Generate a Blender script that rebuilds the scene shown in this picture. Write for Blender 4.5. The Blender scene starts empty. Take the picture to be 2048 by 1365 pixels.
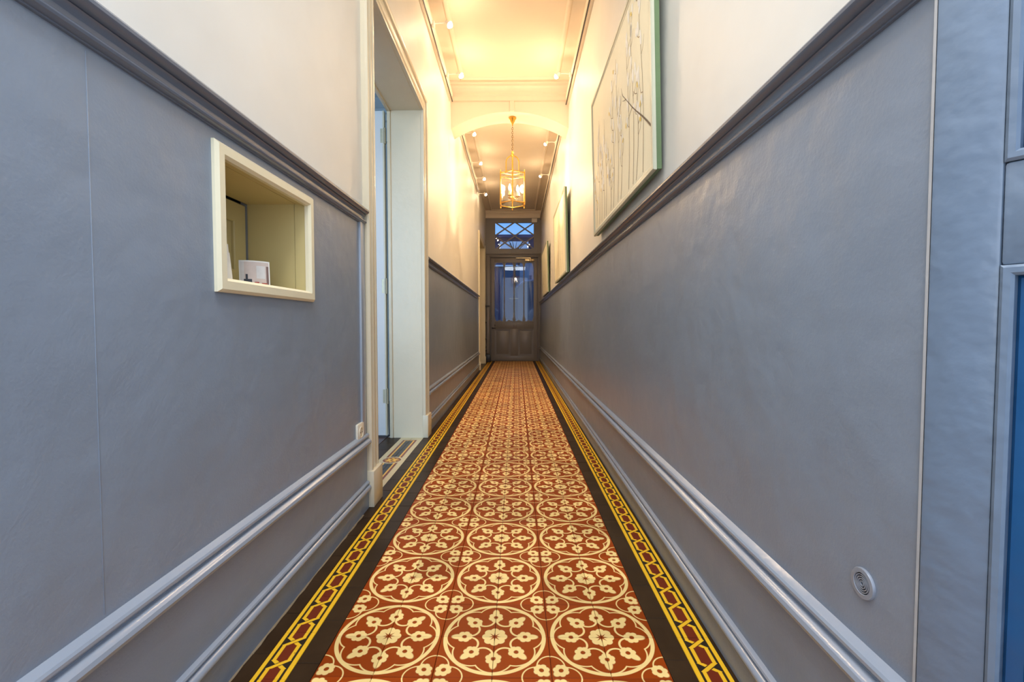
import bpy, bmesh, math, random
from mathutils import Matrix, Vector
random.seed(7)
PI = math.pi
S = bpy.context.scene
COL = S.collection

# ------------------------------------------------------------------ camera
F_PX, VPX, VPY, CAM_H = 918.0, 1033.0, 648.5, 0.826          # in a 2048 x 1365 frame
cd = bpy.data.cameras.new('camera'); cam = bpy.data.objects.new('camera', cd); COL.objects.link(cam)
cd.sensor_width = 36.0; cd.lens = F_PX / 2048 * 36.0; cd.clip_start = 0.02; cd.clip_end = 200
_a = Vector(((VPX - 1024) / F_PX, (VPY - 682.5) / F_PX, 1.0)).normalized()
_z = Vector((0, -1, 0)); _z = (_z - _z.dot(_a) * _a).normalized(); _x = _a.cross(_z)
_M = Matrix((_x, _a, _z))                                       # rows: world axes seen from the camera
cam.matrix_world = Matrix.Translation((0, 0, CAM_H)) @ Matrix(((_M[0][0], -_M[0][1], -_M[0][2]),
                    (_M[1][0], -_M[1][1], -_M[1][2]), (_M[2][0], -_M[2][1], -_M[2][2]))).to_4x4()
S.camera = cam

# ------------------------------------------------------------------ exposure, world, daylight
S.view_settings.view_transform = 'Standard'; S.view_settings.look = 'None'
S.view_settings.gamma = 1.0; S.view_settings.use_curve_mapping = False
S.view_settings.exposure = 1.0
W = bpy.data.worlds.new('sky'); S.world = W; W.use_nodes = True
wn = W.node_tree.nodes; wl = W.node_tree.links; wn.clear()
wo = wn.new('ShaderNodeOutputWorld'); bg = wn.new('ShaderNodeBackground')
tc = wn.new('ShaderNodeTexCoord'); sp = wn.new('ShaderNodeSeparateXYZ'); cr = wn.new('ShaderNodeValToRGB')
wl.new(tc.outputs['Generated'], sp.inputs[0]); wl.new(sp.outputs['Z'], cr.inputs[0])
cr.color_ramp.elements[0].position = 0.0; cr.color_ramp.elements[0].color = (.62, .80, 1.0, 1)
cr.color_ramp.elements[1].position = 0.6; cr.color_ramp.elements[1].color = (.14, .36, .86, 1)
_e = cr.color_ramp.elements.new(0.22); _e.color = (.24, .52, .98, 1)
wl.new(cr.outputs[0], bg.inputs[0]); bg.inputs[1].default_value = 0.55
wl.new(bg.outputs[0], wo.inputs[0])

def area(name, loc, rot, sx, sy, power, col):
    l = bpy.data.lights.new(name, 'AREA'); l.shape = 'RECTANGLE'; l.size = sx; l.size_y = sy
    l.energy = power; l.color = col
    o = bpy.data.objects.new(name, l); o.location = loc; o.rotation_euler = rot; COL.objects.link(o); return o
# daylight of the street coming in at the open front door behind the camera, and at the window of the side room
area('daylight_front_door', (-.07, -.62, 1.75), (PI / 2, 0, 0), 1.15, 2.4, 11, (.86, .91, 1.0))
area('added_entrance_light', (-.07, .15, 3.27), (0, 0, 0), 0.9, 1.3, 28, (.88, .94, 1.0))  # added unseen area light overhead, brightens walls and mouldings from above
area('daylight_room_window', (-2.3, -.25, 1.7), (PI / 2, 0, 0), 1.5, 2.2, 44, (.52, .74, 1.0))
WARM = (1.0, .73, .46)
SPOT_W, WASH_W, CANDLE_W = 1.35, 9.0, 6.0

# ------------------------------------------------------------------ mesh helpers
class MB:
    def __init__(s): s.v, s.f, s.mi = [], [], []
    def add(s, vs, fs, mi=0):
        n = len(s.v); s.v += [tuple(x) for x in vs]
        for f in fs: s.f.append(tuple(i + n for i in f)); s.mi.append(mi)
        return s
    def box(s, a, b, mi=0):
        x0, y0, z0 = [min(a[i], b[i]) for i in range(3)]; x1, y1, z1 = [max(a[i], b[i]) for i in range(3)]
        return s.add([(x0,y0,z0),(x1,y0,z0),(x1,y1,z0),(x0,y1,z0),(x0,y0,z1),(x1,y0,z1),(x1,y1,z1),(x0,y1,z1)],
              [(0,3,2,1),(4,5,6,7),(0,1,5,4),(1,2,6,5),(2,3,7,6),(3,0,4,7)], mi)
    def bbox(s, a, b, c=.004, mi=0):
        """box with its edges chamfered by c"""
        bm = bmesh.new(); t = MB().box(a, b)
        vs = [bm.verts.new(v) for v in t.v]
        for f in t.f: bm.faces.new([vs[i] for i in f])
        c = min(c, .45 * min(abs(a[i] - b[i]) for i in range(3)))
        bmesh.ops.bevel(bm, geom=bm.edges[:], offset=c, segments=2, affect='EDGES', profile=.5)
        bm.verts.index_update()
        s.add([v.co for v in bm.verts], [[v.index for v in f.verts] for f in bm.faces], mi); bm.free(); return s
    def prism(s, prof, ax, t0, t1, mi=0, shear=None):
        """closed outline PROF (2-D) pushed along axis AX from t0 to t1; shear=(k0,k1): t also moves with prof[0]"""
        n = len(prof); vs = []
        for e, t in ((0, t0), (1, t1)):
            for p in prof:
                tt = t + (shear[e] * p[0] if shear else 0)
                if ax == 0: vs.append((tt, p[0], p[1]))
                elif ax == 1: vs.append((p[0], tt, p[1]))
                else: vs.append((p[0], p[1], tt))
        fs = [tuple(range(n))[::-1], tuple(range(n, 2 * n))]
        fs += [(i, (i + 1) % n, n + (i + 1) % n, n + i) for i in range(n)]
        return s.add(vs, fs, mi)
    def loft(s, rings, close=True, caps=True, mi=0):
        n = len(rings[0]); vs = [p for r in rings for p in r]; fs = []
        for k in range(len(rings) - 1):
            for i in range(n if close else n - 1):
                j = (i + 1) % n; fs.append((k*n+i, k*n+j, (k+1)*n+j, (k+1)*n+i))
        if caps: fs += [tuple(range(n))[::-1], tuple(range((len(rings)-1)*n, len(rings)*n))]
        return s.add(vs, fs, mi)
    def lathe(s, prof, c=(0, 0, 0), axis=(0, 0, 1), seg=20, mi=0, caps=True):
        z = Vector(axis).normalized(); x = z.orthogonal().normalized(); y = z.cross(x); c = Vector(c)
        rings = [[tuple(c + z * h + (x * math.cos(2*PI*i/seg) + y * math.sin(2*PI*i/seg)) * max(r, 1e-5)) for i in range(seg)] for r, h in prof]
        return s.loft(rings, True, caps, mi)
    def tube(s, path, r, seg=8, mi=0, closed=False):
        P = [Vector(p) for p in path]; n = len(P); rings = []; prev = None
        for i in range(n):
            a = P[i-1] if (i > 0 or closed) else P[0]; b = P[(i+1) % n] if (i < n-1 or closed) else P[-1]
            t = (b - a).normalized()
            u = (prev - t * prev.dot(t)) if prev is not None else t.orthogonal()
            u.normalize(); prev = u; w = t.cross(u); rr = r[i] if isinstance(r, (list, tuple)) else r
            rings.append([tuple(P[i] + (u*math.cos(2*PI*k/seg) + w*math.sin(2*PI*k/seg)) * rr) for k in range(seg)])
        if closed: rings.append(rings[0])
        return s.loft(rings, True, not closed, mi)
    def sphere(s, c, r, seg=14, sc=(1, 1, 1), mi=0):
        pr = [(math.sin(PI*i/8) * r, -math.cos(PI*i/8) * r) for i in range(9)]
        n = len(s.v); s.lathe(pr, (0, 0, 0), seg=seg, mi=mi, caps=False)
        for i in range(n, len(s.v)): s.v[i] = tuple(s.v[i][k]*sc[k] + c[k] for k in range(3))
        return s
    def xf(s, m):
        s.v = [tuple(m @ Vector(p)) for p in s.v]; return s
    def build(s, name, mats, parent=None, smooth=35, label=None, loc=None, kind=None):
        if not isinstance(mats, (list, tuple)): mats = [mats]
        o_ = Vector(loc) if loc is not None else Vector((0, 0, 0))
        me = bpy.data.meshes.new(name); me.from_pydata([tuple(Vector(p) - o_) for p in s.v], [], s.f)
        for m in mats: me.materials.append(m)
        if len(mats) > 1: me.polygons.foreach_set('material_index', s.mi)
        bm = bmesh.new(); bm.from_mesh(me); bmesh.ops.recalc_face_normals(bm, faces=bm.faces[:]); bm.to_mesh(me); bm.free()
        if smooth:
            me.shade_smooth(); me.set_sharp_from_angle(angle=math.radians(smooth))
        me.update()
        o = bpy.data.objects.new(name, me); COL.objects.link(o)
        if parent is not None:
            o.parent = parent
            if loc is None: o_ = parent_loc(parent); 
            o.location = (Vector(loc) if loc is not None else Vector((0,0,0))) - parent_loc(parent) if loc is not None else -parent_loc(parent)
        else: o.location = o_
        if label: o['label'] = label
        if kind: o['kind'] = kind
        return o
def parent_loc(p):
    v = Vector((0, 0, 0))
    while p is not None: v += p.location; p = p.parent
    return v
def empty(name, loc=(0, 0, 0)):
    o = bpy.data.objects.new(name, None); o.location = loc; o.empty_display_size = .1; COL.objects.link(o); return o
def tag(o, label, cat=None, group=None, kind=None):
    o['label'] = label
    if cat: o['category'] = cat
    if group: o['group'] = group
    if kind: o['kind'] = kind
    return o
def struct(o, label): return tag(o, label, None, None, 'structure')
def children(o): return [c for c in bpy.data.objects if c.parent == o]
def copy_tree(o, parent=None):
    c = o.copy(); COL.objects.link(c)
    if parent is not None: c.parent = parent
    for ch in children(o): copy_tree(ch, c)
    return c

# ------------------------------------------------------------------ node expressions
class Nx:
    """a float socket with arithmetic: every operation makes a Math node"""
    def __init__(s, t, k): s.t, s.k = t, k
    def op(s, kind, *a):
        n = s.t.nodes.new('ShaderNodeMath'); n.operation = kind; n.hide = True
        for i, v in enumerate((s,) + a):
            if isinstance(v, Nx): s.t.links.new(v.k, n.inputs[i])
            else: n.inputs[i].default_value = float(v)
        return Nx(s.t, n.outputs[0])
    def c(s, v):
        n = s.t.nodes.new('ShaderNodeValue'); n.outputs[0].default_value = v; return Nx(s.t, n.outputs[0])
    def __add__(s, o): return s.op('ADD', o)
    __radd__ = __add__
    def __sub__(s, o): return s.op('SUBTRACT', o)
    def __rsub__(s, o): return s.c(o).op('SUBTRACT', s)
    def __mul__(s, o): return s.op('MULTIPLY', o)
    __rmul__ = __mul__
    def __truediv__(s, o): return s.op('DIVIDE', o)
    def abs(s): return s.op('ABSOLUTE')
    def sqrt(s): return s.op('SQRT')
    def floor(s): return s.op('FLOOR')
    def fract(s): return s.op('FRACT')
    def min(s, o): return s.op('MINIMUM', o)
    def max(s, o): return s.op('MAXIMUM', o)
    def below(s, lim, e=.006):                       # 1 where s < lim, soft over e
        d = (lim - s) if not isinstance(lim, Nx) else lim - s
        return (d * (1 / e) + .5).min(1.0).max(0.0)
    def gt(s, v): return s.op('GREATER_THAN', v)
def hyp(a, b): return (a * a + b * b).sqrt()

def new_mat(name):
    m = bpy.data.materials.new(name); m.use_nodes = True; t = m.node_tree
    return m, t, t.nodes['Principled BSDF']
def setp(b, **k):
    N = dict(col='Base Color', rough='Roughness', metal='Metallic', spec='Specular IOR Level', trans='Transmission Weight',
             emit='Emission Color', es='Emission Strength', coat='Coat Weight', coatr='Coat Roughness', ior='IOR')
    for q, v in k.items(): b.inputs[N[q]].default_value = (*v, 1) if q in ('col', 'emit') else v
def noise(t, scale, detail=3, rough=.5, vec=None):
    n = t.nodes.new('ShaderNodeTexNoise'); n.inputs['Scale'].default_value = scale
    n.inputs['Detail'].default_value = detail; n.inputs['Roughness'].default_value = rough
    if vec is not None: t.links.new(vec, n.inputs['Vector'])
    return n
def geom(t): return t.nodes.new('ShaderNodeNewGeometry').outputs['Position']
def ramp(t, sock, stops):
    r = t.nodes.new('ShaderNodeValToRGB'); t.links.new(sock, r.inputs[0])
    e = r.color_ramp.elements
    while len(e) < len(stops): e.new(.5)
    for i, (p, c) in enumerate(stops): e[i].position = p; e[i].color = (*c, 1) if len(c) == 3 else c
    return r
def paint(name, col, rough=.4, var=.06, bumps=((240, .05), (9, .12)), spec=.5, coat=0):
    """brushed or rolled wall paint: a little tone variation, fine roller grain, slow waviness"""
    m, t, b = new_mat(name); setp(b, col=col, rough=rough, spec=spec, coat=coat); P = geom(t)
    if var:
        n = noise(t, 2.3, 4, .6, P)
        r = ramp(t, n.outputs[0], [(.3, tuple(c * (1 - var) for c in col)), (.7, tuple(min(1, c * (1 + var)) for c in col))])
        t.links.new(r.outputs[0], b.inputs['Base Color'])
    prev = None
    for sc, st in bumps:
        n = noise(t, sc, 2, .5, P); bp = t.nodes.new('ShaderNodeBump'); bp.inputs['Strength'].default_value = st
        bp.inputs['Distance'].default_value = .4 / sc
        t.links.new(n.outputs[0], bp.inputs['Height'])
        if prev: t.links.new(prev, bp.inputs['Normal'])
        prev = bp.outputs[0]
    if prev: t.links.new(prev, b.inputs['Normal'])
    return m
def plain(name, col, rough=.5, metal=0, **k):
    m, t, b = new_mat(name); setp(b, col=col, rough=rough, metal=metal, **k)
    P = geom(t); n = noise(t, 40, 3, .5, P)
    r = ramp(t, n.outputs[0], [(.3, tuple(c * .92 for c in col)), (.7, tuple(min(1, c * 1.06) for c in col))])
    t.links.new(r.outputs[0], b.inputs['Base Color']); return m
def emit(name, col, st):
    m, t, b = new_mat(name); setp(b, col=(1, .9, .7), emit=col, es=st); return m
def glass(name, tint=(1, 1, 1), extra=.0):
    m, t, b = new_mat(name); t.nodes.remove(b); out = t.nodes['Material Output']
    tr = t.nodes.new('ShaderNodeBsdfTransparent'); tr.inputs[0].default_value = (*tint, 1)
    gl = t.nodes.new('ShaderNodeBsdfGlossy'); gl.inputs['Roughness'].default_value = .01
    fr = t.nodes.new('ShaderNodeFresnel'); fr.inputs[0].default_value = 1.5
    ad = t.nodes.new('ShaderNodeMath'); ad.operation = 'ADD'; ad.inputs[1].default_value = extra; ad.use_clamp = True
    mx = t.nodes.new('ShaderNodeMixShader')
    t.links.new(fr.outputs[0], ad.inputs[0]); t.links.new(ad.outputs[0], mx.inputs[0])
    t.links.new(tr.outputs[0], mx.inputs[1]); t.links.new(gl.outputs[0], mx.inputs[2]); t.links.new(mx.outputs[0], out.inputs[0])
    return m

M = {}
M['blue'] = paint('dado_paint', (.235, .278, .340), .34, .05, ((170, .16), (38, .04), (7, .11)), spec=.45)
M['bluetrim'] = paint('trim_paint', (.30, .34, .40), .18, .04, ((60, .05),), spec=.6)
M['white'] = paint('white_wall_paint', (.775, .735, .66), .5, .03, ((220, .05), (5, .06)), spec=.3)
M['cream'] = paint('cream_gloss_paint', (.665, .58, .415), .34, .04, ((30, .08),))
M['nichef'] = paint('niche_frame_paint', (.82, .74, .52), .34, .03, ((40, .06),))
M['rail'] = paint('shaded_rail_paint', (.135, .152, .19), .17, .04, ((60, .05),), spec=.6)  # darker copy of the trim paint: shade below the lit top put into the colour
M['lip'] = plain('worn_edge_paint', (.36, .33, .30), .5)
M['niche'] = paint('shaded_cream_paint', (.64, .52, .235), .34, .04, ((40, .06),))  # darker copy of the niche cream: shade of the recess put into the colour
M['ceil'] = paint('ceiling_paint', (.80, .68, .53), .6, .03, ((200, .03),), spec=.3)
M['taupe'] = paint('warm_tinted_door_paint', (.215, .195, .178), .38, .05, ((60, .06),))  # grey-blue paint with the cast of the warm lamps put into its colour
M['front'] = paint('front_door_paint', (.165, .212, .275), .30, .06, ((22, .22), (90, .08)))
M['frontp'] = paint('front_door_panel_paint', (.012, .085, .21), .30, .06, ((22, .15),))
M['leafw'] = paint('white_door_paint', (.74, .745, .74), .36, .03, ((40, .05),))
M['roomw'] = paint('room_wall_paint', (.42, .47, .50), .6, .03, ())
M['brass'] = plain('polished_brass', (.62, .33, .06), .28, 1.0)
M['brassd'] = plain('dull_brass', (.78, .62, .36), .35, 1.0)
M['iron'] = plain('black_iron', (.02, .02, .022), .4)
M['grout'] = plain('dark_grout', (.05, .035, .025), .9)
M['mortar'] = paint('dusty_mortar', (.27, .20, .12), .9, .25, ((60, .5),))
M['plastic'] = plain('ivory_plastic', (.80, .73, .58), .3)
M['hole'] = plain('dark_socket_hole', (.03, .025, .02), .6)
M['steel'] = plain('hinge_steel', (.45, .40, .28), .45, .6)
M['lampw'] = plain('white_lamp_metal', (.78, .72, .62), .35)
M['bulb'] = emit('lit_bulb', (1.0, .86, .62), 26)
M['glass'] = glass('window_glass', (.85, .92, 1.0), -.012)
M['lglass'] = glass('lantern_glass', (1, .99, .96), .03)
M['candle'] = plain('candle_sleeve', (.55, .44, .14), .5)
M['greyvent'] = plain('grey_vent_plastic', (.26, .285, .33), .32)
M['frameg'] = paint('pale_green_frame', (.50, .495, .37), .42, .08, ((40, .1),))
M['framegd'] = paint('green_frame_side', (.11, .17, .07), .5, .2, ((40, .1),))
M['canvas'] = paint('cream_canvas', (.87, .80, .58), .6, .05, ((400, .1),))
M['stem'] = plain('painted_brown', (.20, .12, .05), .6)
M['branch'] = plain('painted_dark_brown', (.06, .04, .025), .6)
M['blossom'] = plain('painted_white', (.90, .88, .80), .6)
M['yellow'] = plain('painted_yellow', (.80, .55, .06), .6)
M['paper'] = plain('white_paper', (.82, .79, .72), .5)
M['court'] = plain('courtyard_paving', (.05, .06, .08), .8)
M['facade'] = paint('courtyard_wall', (.004, .034, .11), .7, .2, ((30, .1),))
M['fwhite'] = paint('courtyard_white_render', (.85, .86, .87), .7, .03, ())
M['leaf'] = plain('dark_plant', (.02, .03, .02), .7)

# ---- encaustic floor tiles
TX0, MODW, TY0 = -.479, .2810, 1.0423 - .2803 * 4       # first column edge, module size, a row edge
MODH = .2803
CRED = (.30, .046, .003); CCREAM = (.88, .64, .25)
def flower(x, y, k=1.0, tip=.245, e=.012):
    """mask of one blossom: five petals and a long outward tip, hole in the middle; x outward, y >= 0"""
    d = hyp(x, y) - .092 * k
    for an in (56, 112, 163):
        cx, cy = .088 * k * math.cos(math.radians(an)), .088 * k * math.sin(math.radians(an))
        d = d.min(hyp(x - cx, y - cy) - .060 * k)
    L = tip * .5
    d = d.min((hyp((x - L) * (1 / L), y * (1 / (.068 * k))) - 1.0) * (.05 * k))
    return d.below(0.0, e) * (hyp(x, y * 1.1)).op('SUBTRACT', .047 * k).op('MULTIPLY', 1 / e).op('ADD', .5).min(1.0).max(0.0)
def tile_material():
    m, t, b = new_mat('encaustic_flower_tile')
    sx = t.nodes.new('ShaderNodeSeparateXYZ'); t.links.new(geom(t), sx.inputs[0])
    X, Y = Nx(t, sx.outputs[0]), Nx(t, sx.outputs[1])
    mu, mv = (X - TX0) / MODW, (Y - TY0) / MODH
    u, v = mu.fract() * 2.0 - 1.0, mv.fract() * 2.0 - 1.0
    a, c_ = u.abs(), v.abs(); r = hyp(u, v)
    p, q = a.max(c_), a.min(c_)
    s, c = math.sin(PI / 8), math.cos(PI / 8)
    d = (q * c - p * s).max(0.0)
    p, q = p + d * (2 * s), q - d * (2 * c)
    ink = (r - .921).abs().below(.036)                                               # ring
    ink = ink.max((hyp(p - .546, q) - .352).abs().below(.0135) * p.gt(.62))           # scallops
    ink = ink.max(flower(p - .567, q))                                               # eight blossoms
    x2, y2 = p * c + q * s, q * c - p * s
    ink = ink.max((hyp(x2 - .515, y2) - .178).abs().below(.0195) * x2.below(.495))    # curls between them
    ctr = (hyp(p - .155, q) - .082).min(r - .15).below(0.0)
    star = (q - (.13 - p) * .17).below(0.0, .006).max(r.below(.043))
    ink = ink.max(ctr * (1.0 - star))                                                # middle rosette
    ca, cb = 1.0 - a, 1.0 - c_
    x3, y3 = (ca + cb) * .70711, (ca - cb).abs() * .70711
    ink = ink.max(flower(.236 - x3, y3, .95, .17))                                   # corner blossoms
    pp, qq = ca.max(cb), ca.min(cb)
    ink = ink.max((hyp(qq, pp - .26) - .238).abs().below(.0125) * (.235 - pp).below(0.0))
    # tone per tile and wear
    fu, fv = (mu * 2.0).floor(), (mv * 2.0).floor()
    cx = t.nodes.new('ShaderNodeCombineXYZ'); t.links.new(fu.k, cx.inputs[0]); t.links.new(fv.k, cx.inputs[1])
    wn_ = t.nodes.new('ShaderNodeTexWhiteNoise'); t.links.new(cx.outputs[0], wn_.inputs['Vector'])
    tone = Nx(t, wn_.outputs['Value']) * .30 + .85
    n = noise(t, 7, 5, .6, geom(t)); n2 = noise(t, 120, 3, .6, geom(t))
    tone = tone * (Nx(t, n.outputs[0]) * .24 + .88)
    mx = t.nodes.new('ShaderNodeMix'); mx.data_type = 'RGBA'; t.links.new(ink.k, mx.inputs[0])
    mx.inputs[6].default_value = (*CRED, 1); mx.inputs[7].default_value = (*CCREAM, 1)
    mu_ = t.nodes.new('ShaderNodeMix'); mu_.data_type = 'RGBA'; mu_.blend_type = 'MULTIPLY'; mu_.inputs[0].default_value = 1
    cc = t.nodes.new('ShaderNodeCombineColor')
    for i in range(3): t.links.new(tone.k, cc.inputs[i])
    t.links.new(mx.outputs[2], mu_.inputs[6]); t.links.new(cc.outputs[0], mu_.inputs[7]); t.links.new(mu_.outputs[2], b.inputs['Base Color'])
    ro = Nx(t, n.outputs[0]) * .25 + .28; t.links.new(ro.k, b.inputs['Roughness']); setp(b, spec=.08)
    bp = t.nodes.new('ShaderNodeBump'); bp.inputs['Strength'].default_value = .08; bp.inputs['Distance'].default_value = .002
    t.links.new(n2.outputs[0], bp.inputs['Height']); t.links.new(bp.outputs[0], b.inputs['Normal'])
    return m
BL, BR, BW = -.5775, .4640, .0825                          # centre lines and width of the two chain borders
BP, BY0 = .0806, 1.0787                                      # chain period, a crossing
def border_material():
    m, t, b = new_mat('chain_border_tile')
    sx = t.nodes.new('ShaderNodeSeparateXYZ'); t.links.new(geom(t), sx.inputs[0])
    X, Y = Nx(t, sx.outputs[0]), Nx(t, sx.outputs[1])
    x = X - BL - X.gt(0.0) * (BR - BL)
    q = (((Y - BY0) / BP + .5).fract() - .5) * BP                # from a crossing
    A, sl = .0185, 1.3
    xo = (q * sl).min(A).max(-A)
    diag = q.abs().below(A / sl, .001)
    w = diag * .0030 + .0047
    E_ = .0012
    over = ((x - xo).abs() - w).below(0.0, E_)
    gap = ((x - xo).abs() - .0115).below(0.0, E_) * q.abs().below(A / sl * 1.05, .001)
    under = ((x + xo).abs() - w).below(0.0, E_) * (1.0 - gap)
    stripe = ((x.abs() - .0355).abs()).below(.0060, E_)
    yel = over.max(under).max(stripe)
    red = (x.abs() - xo.abs() + .004).below(0.0, E_)
    n = noise(t, 30, 4, .6, geom(t)); n1 = noise(t, 6, 3, .6, geom(t))
    m1 = t.nodes.new('ShaderNodeMix'); m1.data_type = 'RGBA'; t.links.new(red.k, m1.inputs[0])
    m1.inputs[6].default_value = (.030, .021, .014, 1); m1.inputs[7].default_value = (.16, .026, .010, 1)
    wear = (Nx(t, n.outputs[0]) - .20).op('MULTIPLY', 9.0).min(1.0).max(.25)
    m2 = t.nodes.new('ShaderNodeMix'); m2.data_type = 'RGBA'; t.links.new((yel * wear).k, m2.inputs[0])
    t.links.new(m1.outputs[2], m2.inputs[6]); m2.inputs[7].default_value = (.86, .50, .025, 1)
    t.links.new(m2.outputs[2], b.inputs['Base Color'])
    t.links.new((Nx(t, n1.outputs[0]) * .25 + .28).k, b.inputs['Roughness']); setp(b, spec=.08)
    return m
THX, THY = -.757, 2.752                                      # middle of the threshold band and of its rosette
def threshold_material():
    m, t, b = new_mat('threshold_tile')
    sx = t.nodes.new('ShaderNodeSeparateXYZ'); t.links.new(geom(t), sx.inputs[0])
    x = (Nx(t, sx.outputs[0]) - THX).abs(); y = (Nx(t, sx.outputs[1]) - THY).abs()
    r = hyp(x, y); E_ = .0015
    def mix(prev, mask, col):
        k = t.nodes.new('ShaderNodeMix'); k.data_type = 'RGBA'; t.links.new(mask.k, k.inputs[0])
        if isinstance(prev, tuple): k.inputs[6].default_value = (*prev, 1)
        else: t.links.new(prev, k.inputs[6])
        k.inputs[7].default_value = (*col, 1); return k.outputs[2]
    CR, RD, YL, BK = (.62, .52, .30), (.20, .035, .015), (.80, .46, .06), (.030, .030, .034)
    yy = y - .515
    d = x.max(x.c(0.0) + (yy + .083))                          # the bands turn round at both ends
    s = mix(BK, (.026 - d).below(0.0, E_), YL); s = mix(s, (.036 - d).below(0.0, E_), RD); s = mix(s, (.049 - d).below(0.0, E_), CR)
    s = mix(s, r.below(.068, E_), CR); s = mix(s, r.below(.054, E_), RD)
    at = (y.op('ARCTAN2', x) * 8.0).op('COSINE') * .010 + .036
    s = mix(s, (r - at).below(0.0, E_), YL); s = mix(s, r.below(.010, E_), RD)
    t.links.new(s, b.inputs['Base Color']); setp(b, rough=.35); return m
M['tile'] = tile_material(); M['border'] = border_material(); M['thresh'] = threshold_material()
def dark_material():
    m, t, b = new_mat('dark_brown_tile'); n = noise(t, 5, 5, .65, geom(t))
    r = ramp(t, n.outputs[0], [(.3, (.024, .012, .005)), (.7, (.050, .027, .012))])
    t.links.new(r.outputs[0], b.inputs['Base Color']); setp(b, rough=.38, spec=.12); return m
M['dark'] = dark_material()
def wood_material():
    m, t, b = new_mat('dark_red_boards'); mp = t.nodes.new('ShaderNodeMapping'); mp.inputs['Scale'].default_value = (14, 1.2, 1)
    t.links.new(geom(t), mp.inputs[0]); n = noise(t, 3, 5, .6, mp.outputs[0])
    r = ramp(t, n.outputs[0], [(.3, (.035, .014, .010)), (.7, (.085, .034, .024))]); t.links.new(r.outputs[0], b.inputs['Base Color'])
    setp(b, rough=.3); return m
M['wood'] = wood_material()

# ================================================================== THE SHELL
XL, XR = -.680, .540                # white upper walls
DL, DR = -.676, .526                # painted dado faces
YE, ZC = 10.231, 3.31               # end wall, ceiling
Y0 = -.55                           # front threshold, behind the camera
D1, D2 = (2.15, 3.31), (8.27, 9.55) # clear openings in the left wall
D1H, D2H = 2.35, 2.40
NI = (1.057, .932, 1.486, 1.211)    # niche opening y0 z0 y1 z1

def slab(axis_x0, axis_x1, ys, zs, holes):
    """wall block between two X planes, cut by rectangular holes (y0,z0,y1,z1); only outside faces"""
    cy = sorted(set([ys[0], ys[1]] + [v for h in holes for v in (h[0], h[2]) if ys[0] < v < ys[1]]))
    cz = sorted(set([zs[0], zs[1]] + [v for h in holes for v in (h[1], h[3]) if zs[0] < v < zs[1]]))
    def solid(i, j):
        if not (0 <= i < len(cy) - 1 and 0 <= j < len(cz) - 1): return False
        ym, zm = (cy[i] + cy[i+1]) / 2, (cz[j] + cz[j+1]) / 2
        return not any(h[0] < ym < h[2] and h[1] < zm < h[3] for h in holes)
    m = MB(); x0, x1 = axis_x0, axis_x1
    for i in range(len(cy) - 1):
        for j in range(len(cz) - 1):
            if not solid(i, j): continue
            a, b, c, d = cy[i], cy[i+1], cz[j], cz[j+1]
            for X in (x0, x1): m.add([(X,a,c),(X,b,c),(X,b,d),(X,a,d)], [(0,1,2,3)])
            if not solid(i-1, j): m.add([(x0,a,c),(x1,a,c),(x1,a,d),(x0,a,d)], [(0,1,2,3)])
            if not solid(i+1, j): m.add([(x0,b,c),(x1,b,c),(x1,b,d),(x0,b,d)], [(0,1,2,3)])
            if not solid(i, j-1): m.add([(x0,a,c),(x1,a,c),(x1,b,c),(x0,b,c)], [(0,1,2,3)])
            if not solid(i, j+1): m.add([(x0,a,d),(x1,a,d),(x1,b,d),(x0,b,d)], [(0,1,2,3)])
    bm = bmesh.new(); vs = [bm.verts.new(v) for v in m.v]
    for f in m.f: bm.faces.new([vs[i] for i in f])
    bmesh.ops.remove_doubles(bm, verts=bm.verts[:], dist=1e-5); bm.verts.index_update()
    r = MB(); r.add([v.co.copy() for v in bm.verts], [[v.index for v in f.verts] for f in bm.faces]); bm.free(); return r

H1 = (D1[0], -.1, D1[1], D1H); H2 = (D2[0], -.1, D2[1], D2H); HN = (NI[0] - .018, NI[1] - .018, NI[2] + .018, NI[3] + .018)
wl_ = slab(-.915, XL, (Y0, YE + .12), (-.02, ZC + .04), [H1, H2, HN]).build('wall_left', M['white'], smooth=0)
struct(wl_, 'left corridor wall, white above and grey-blue below the rail')
slab(XL, DL, (Y0, D1[0] - .12), (.25, 1.275), [HN]).build('dado_panel', M['blue'], wl_, 0, 'grey-blue lower panel')
slab(XL, DL, (D1[1] + .12, D2[0] - .13), (.25, 1.275), []).build('dado_panel', M['blue'], wl_, 0, 'grey-blue lower panel')
slab(XL, DL, (D2[1] + .10, YE), (.25, 1.275), []).build('dado_panel', M['blue'], wl_, 0, 'grey-blue lower panel')
MB().bbox((XL, 1.972, .33), (-.667, 2.028, 1.27), .003).build('end_strip', M['bluetrim'], wl_, label='grey-blue upright strip')
MB().bbox((XL, D2[0] - .20, .33), (-.668, D2[0] - .135, 1.27), .003).build('end_strip', M['bluetrim'], wl_, label='grey-blue upright strip')
MB().bbox((DL - .002, .729, .35), (DL + .0006, .7308, 1.255), .0003).build('paper_seam', M['blue'], wl_)
wr_ = slab(XR, XR + .22, (.594, YE + .12), (-.02, ZC + .04), []).build('wall_right', M['white'], smooth=0)
struct(wr_, 'right corridor wall, white above and grey-blue below the rail')
slab(XR, DR, (.594, YE), (.25, 1.262), []).build('dado_panel', M['blue'], wr_, 0, 'grey-blue lower panel')

struct(MB().box((1.04, Y0, -.02), (1.12, .60, ZC)).build('wall_entrance', M['white'], smooth=0), 'wall of the entrance recess behind the open front door')
MB().box((XR + .2, .56, -.02), (1.06, .60, ZC)).build('wall_return', M['white'], bpy.data.objects['wall_entrance'], 0)

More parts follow.
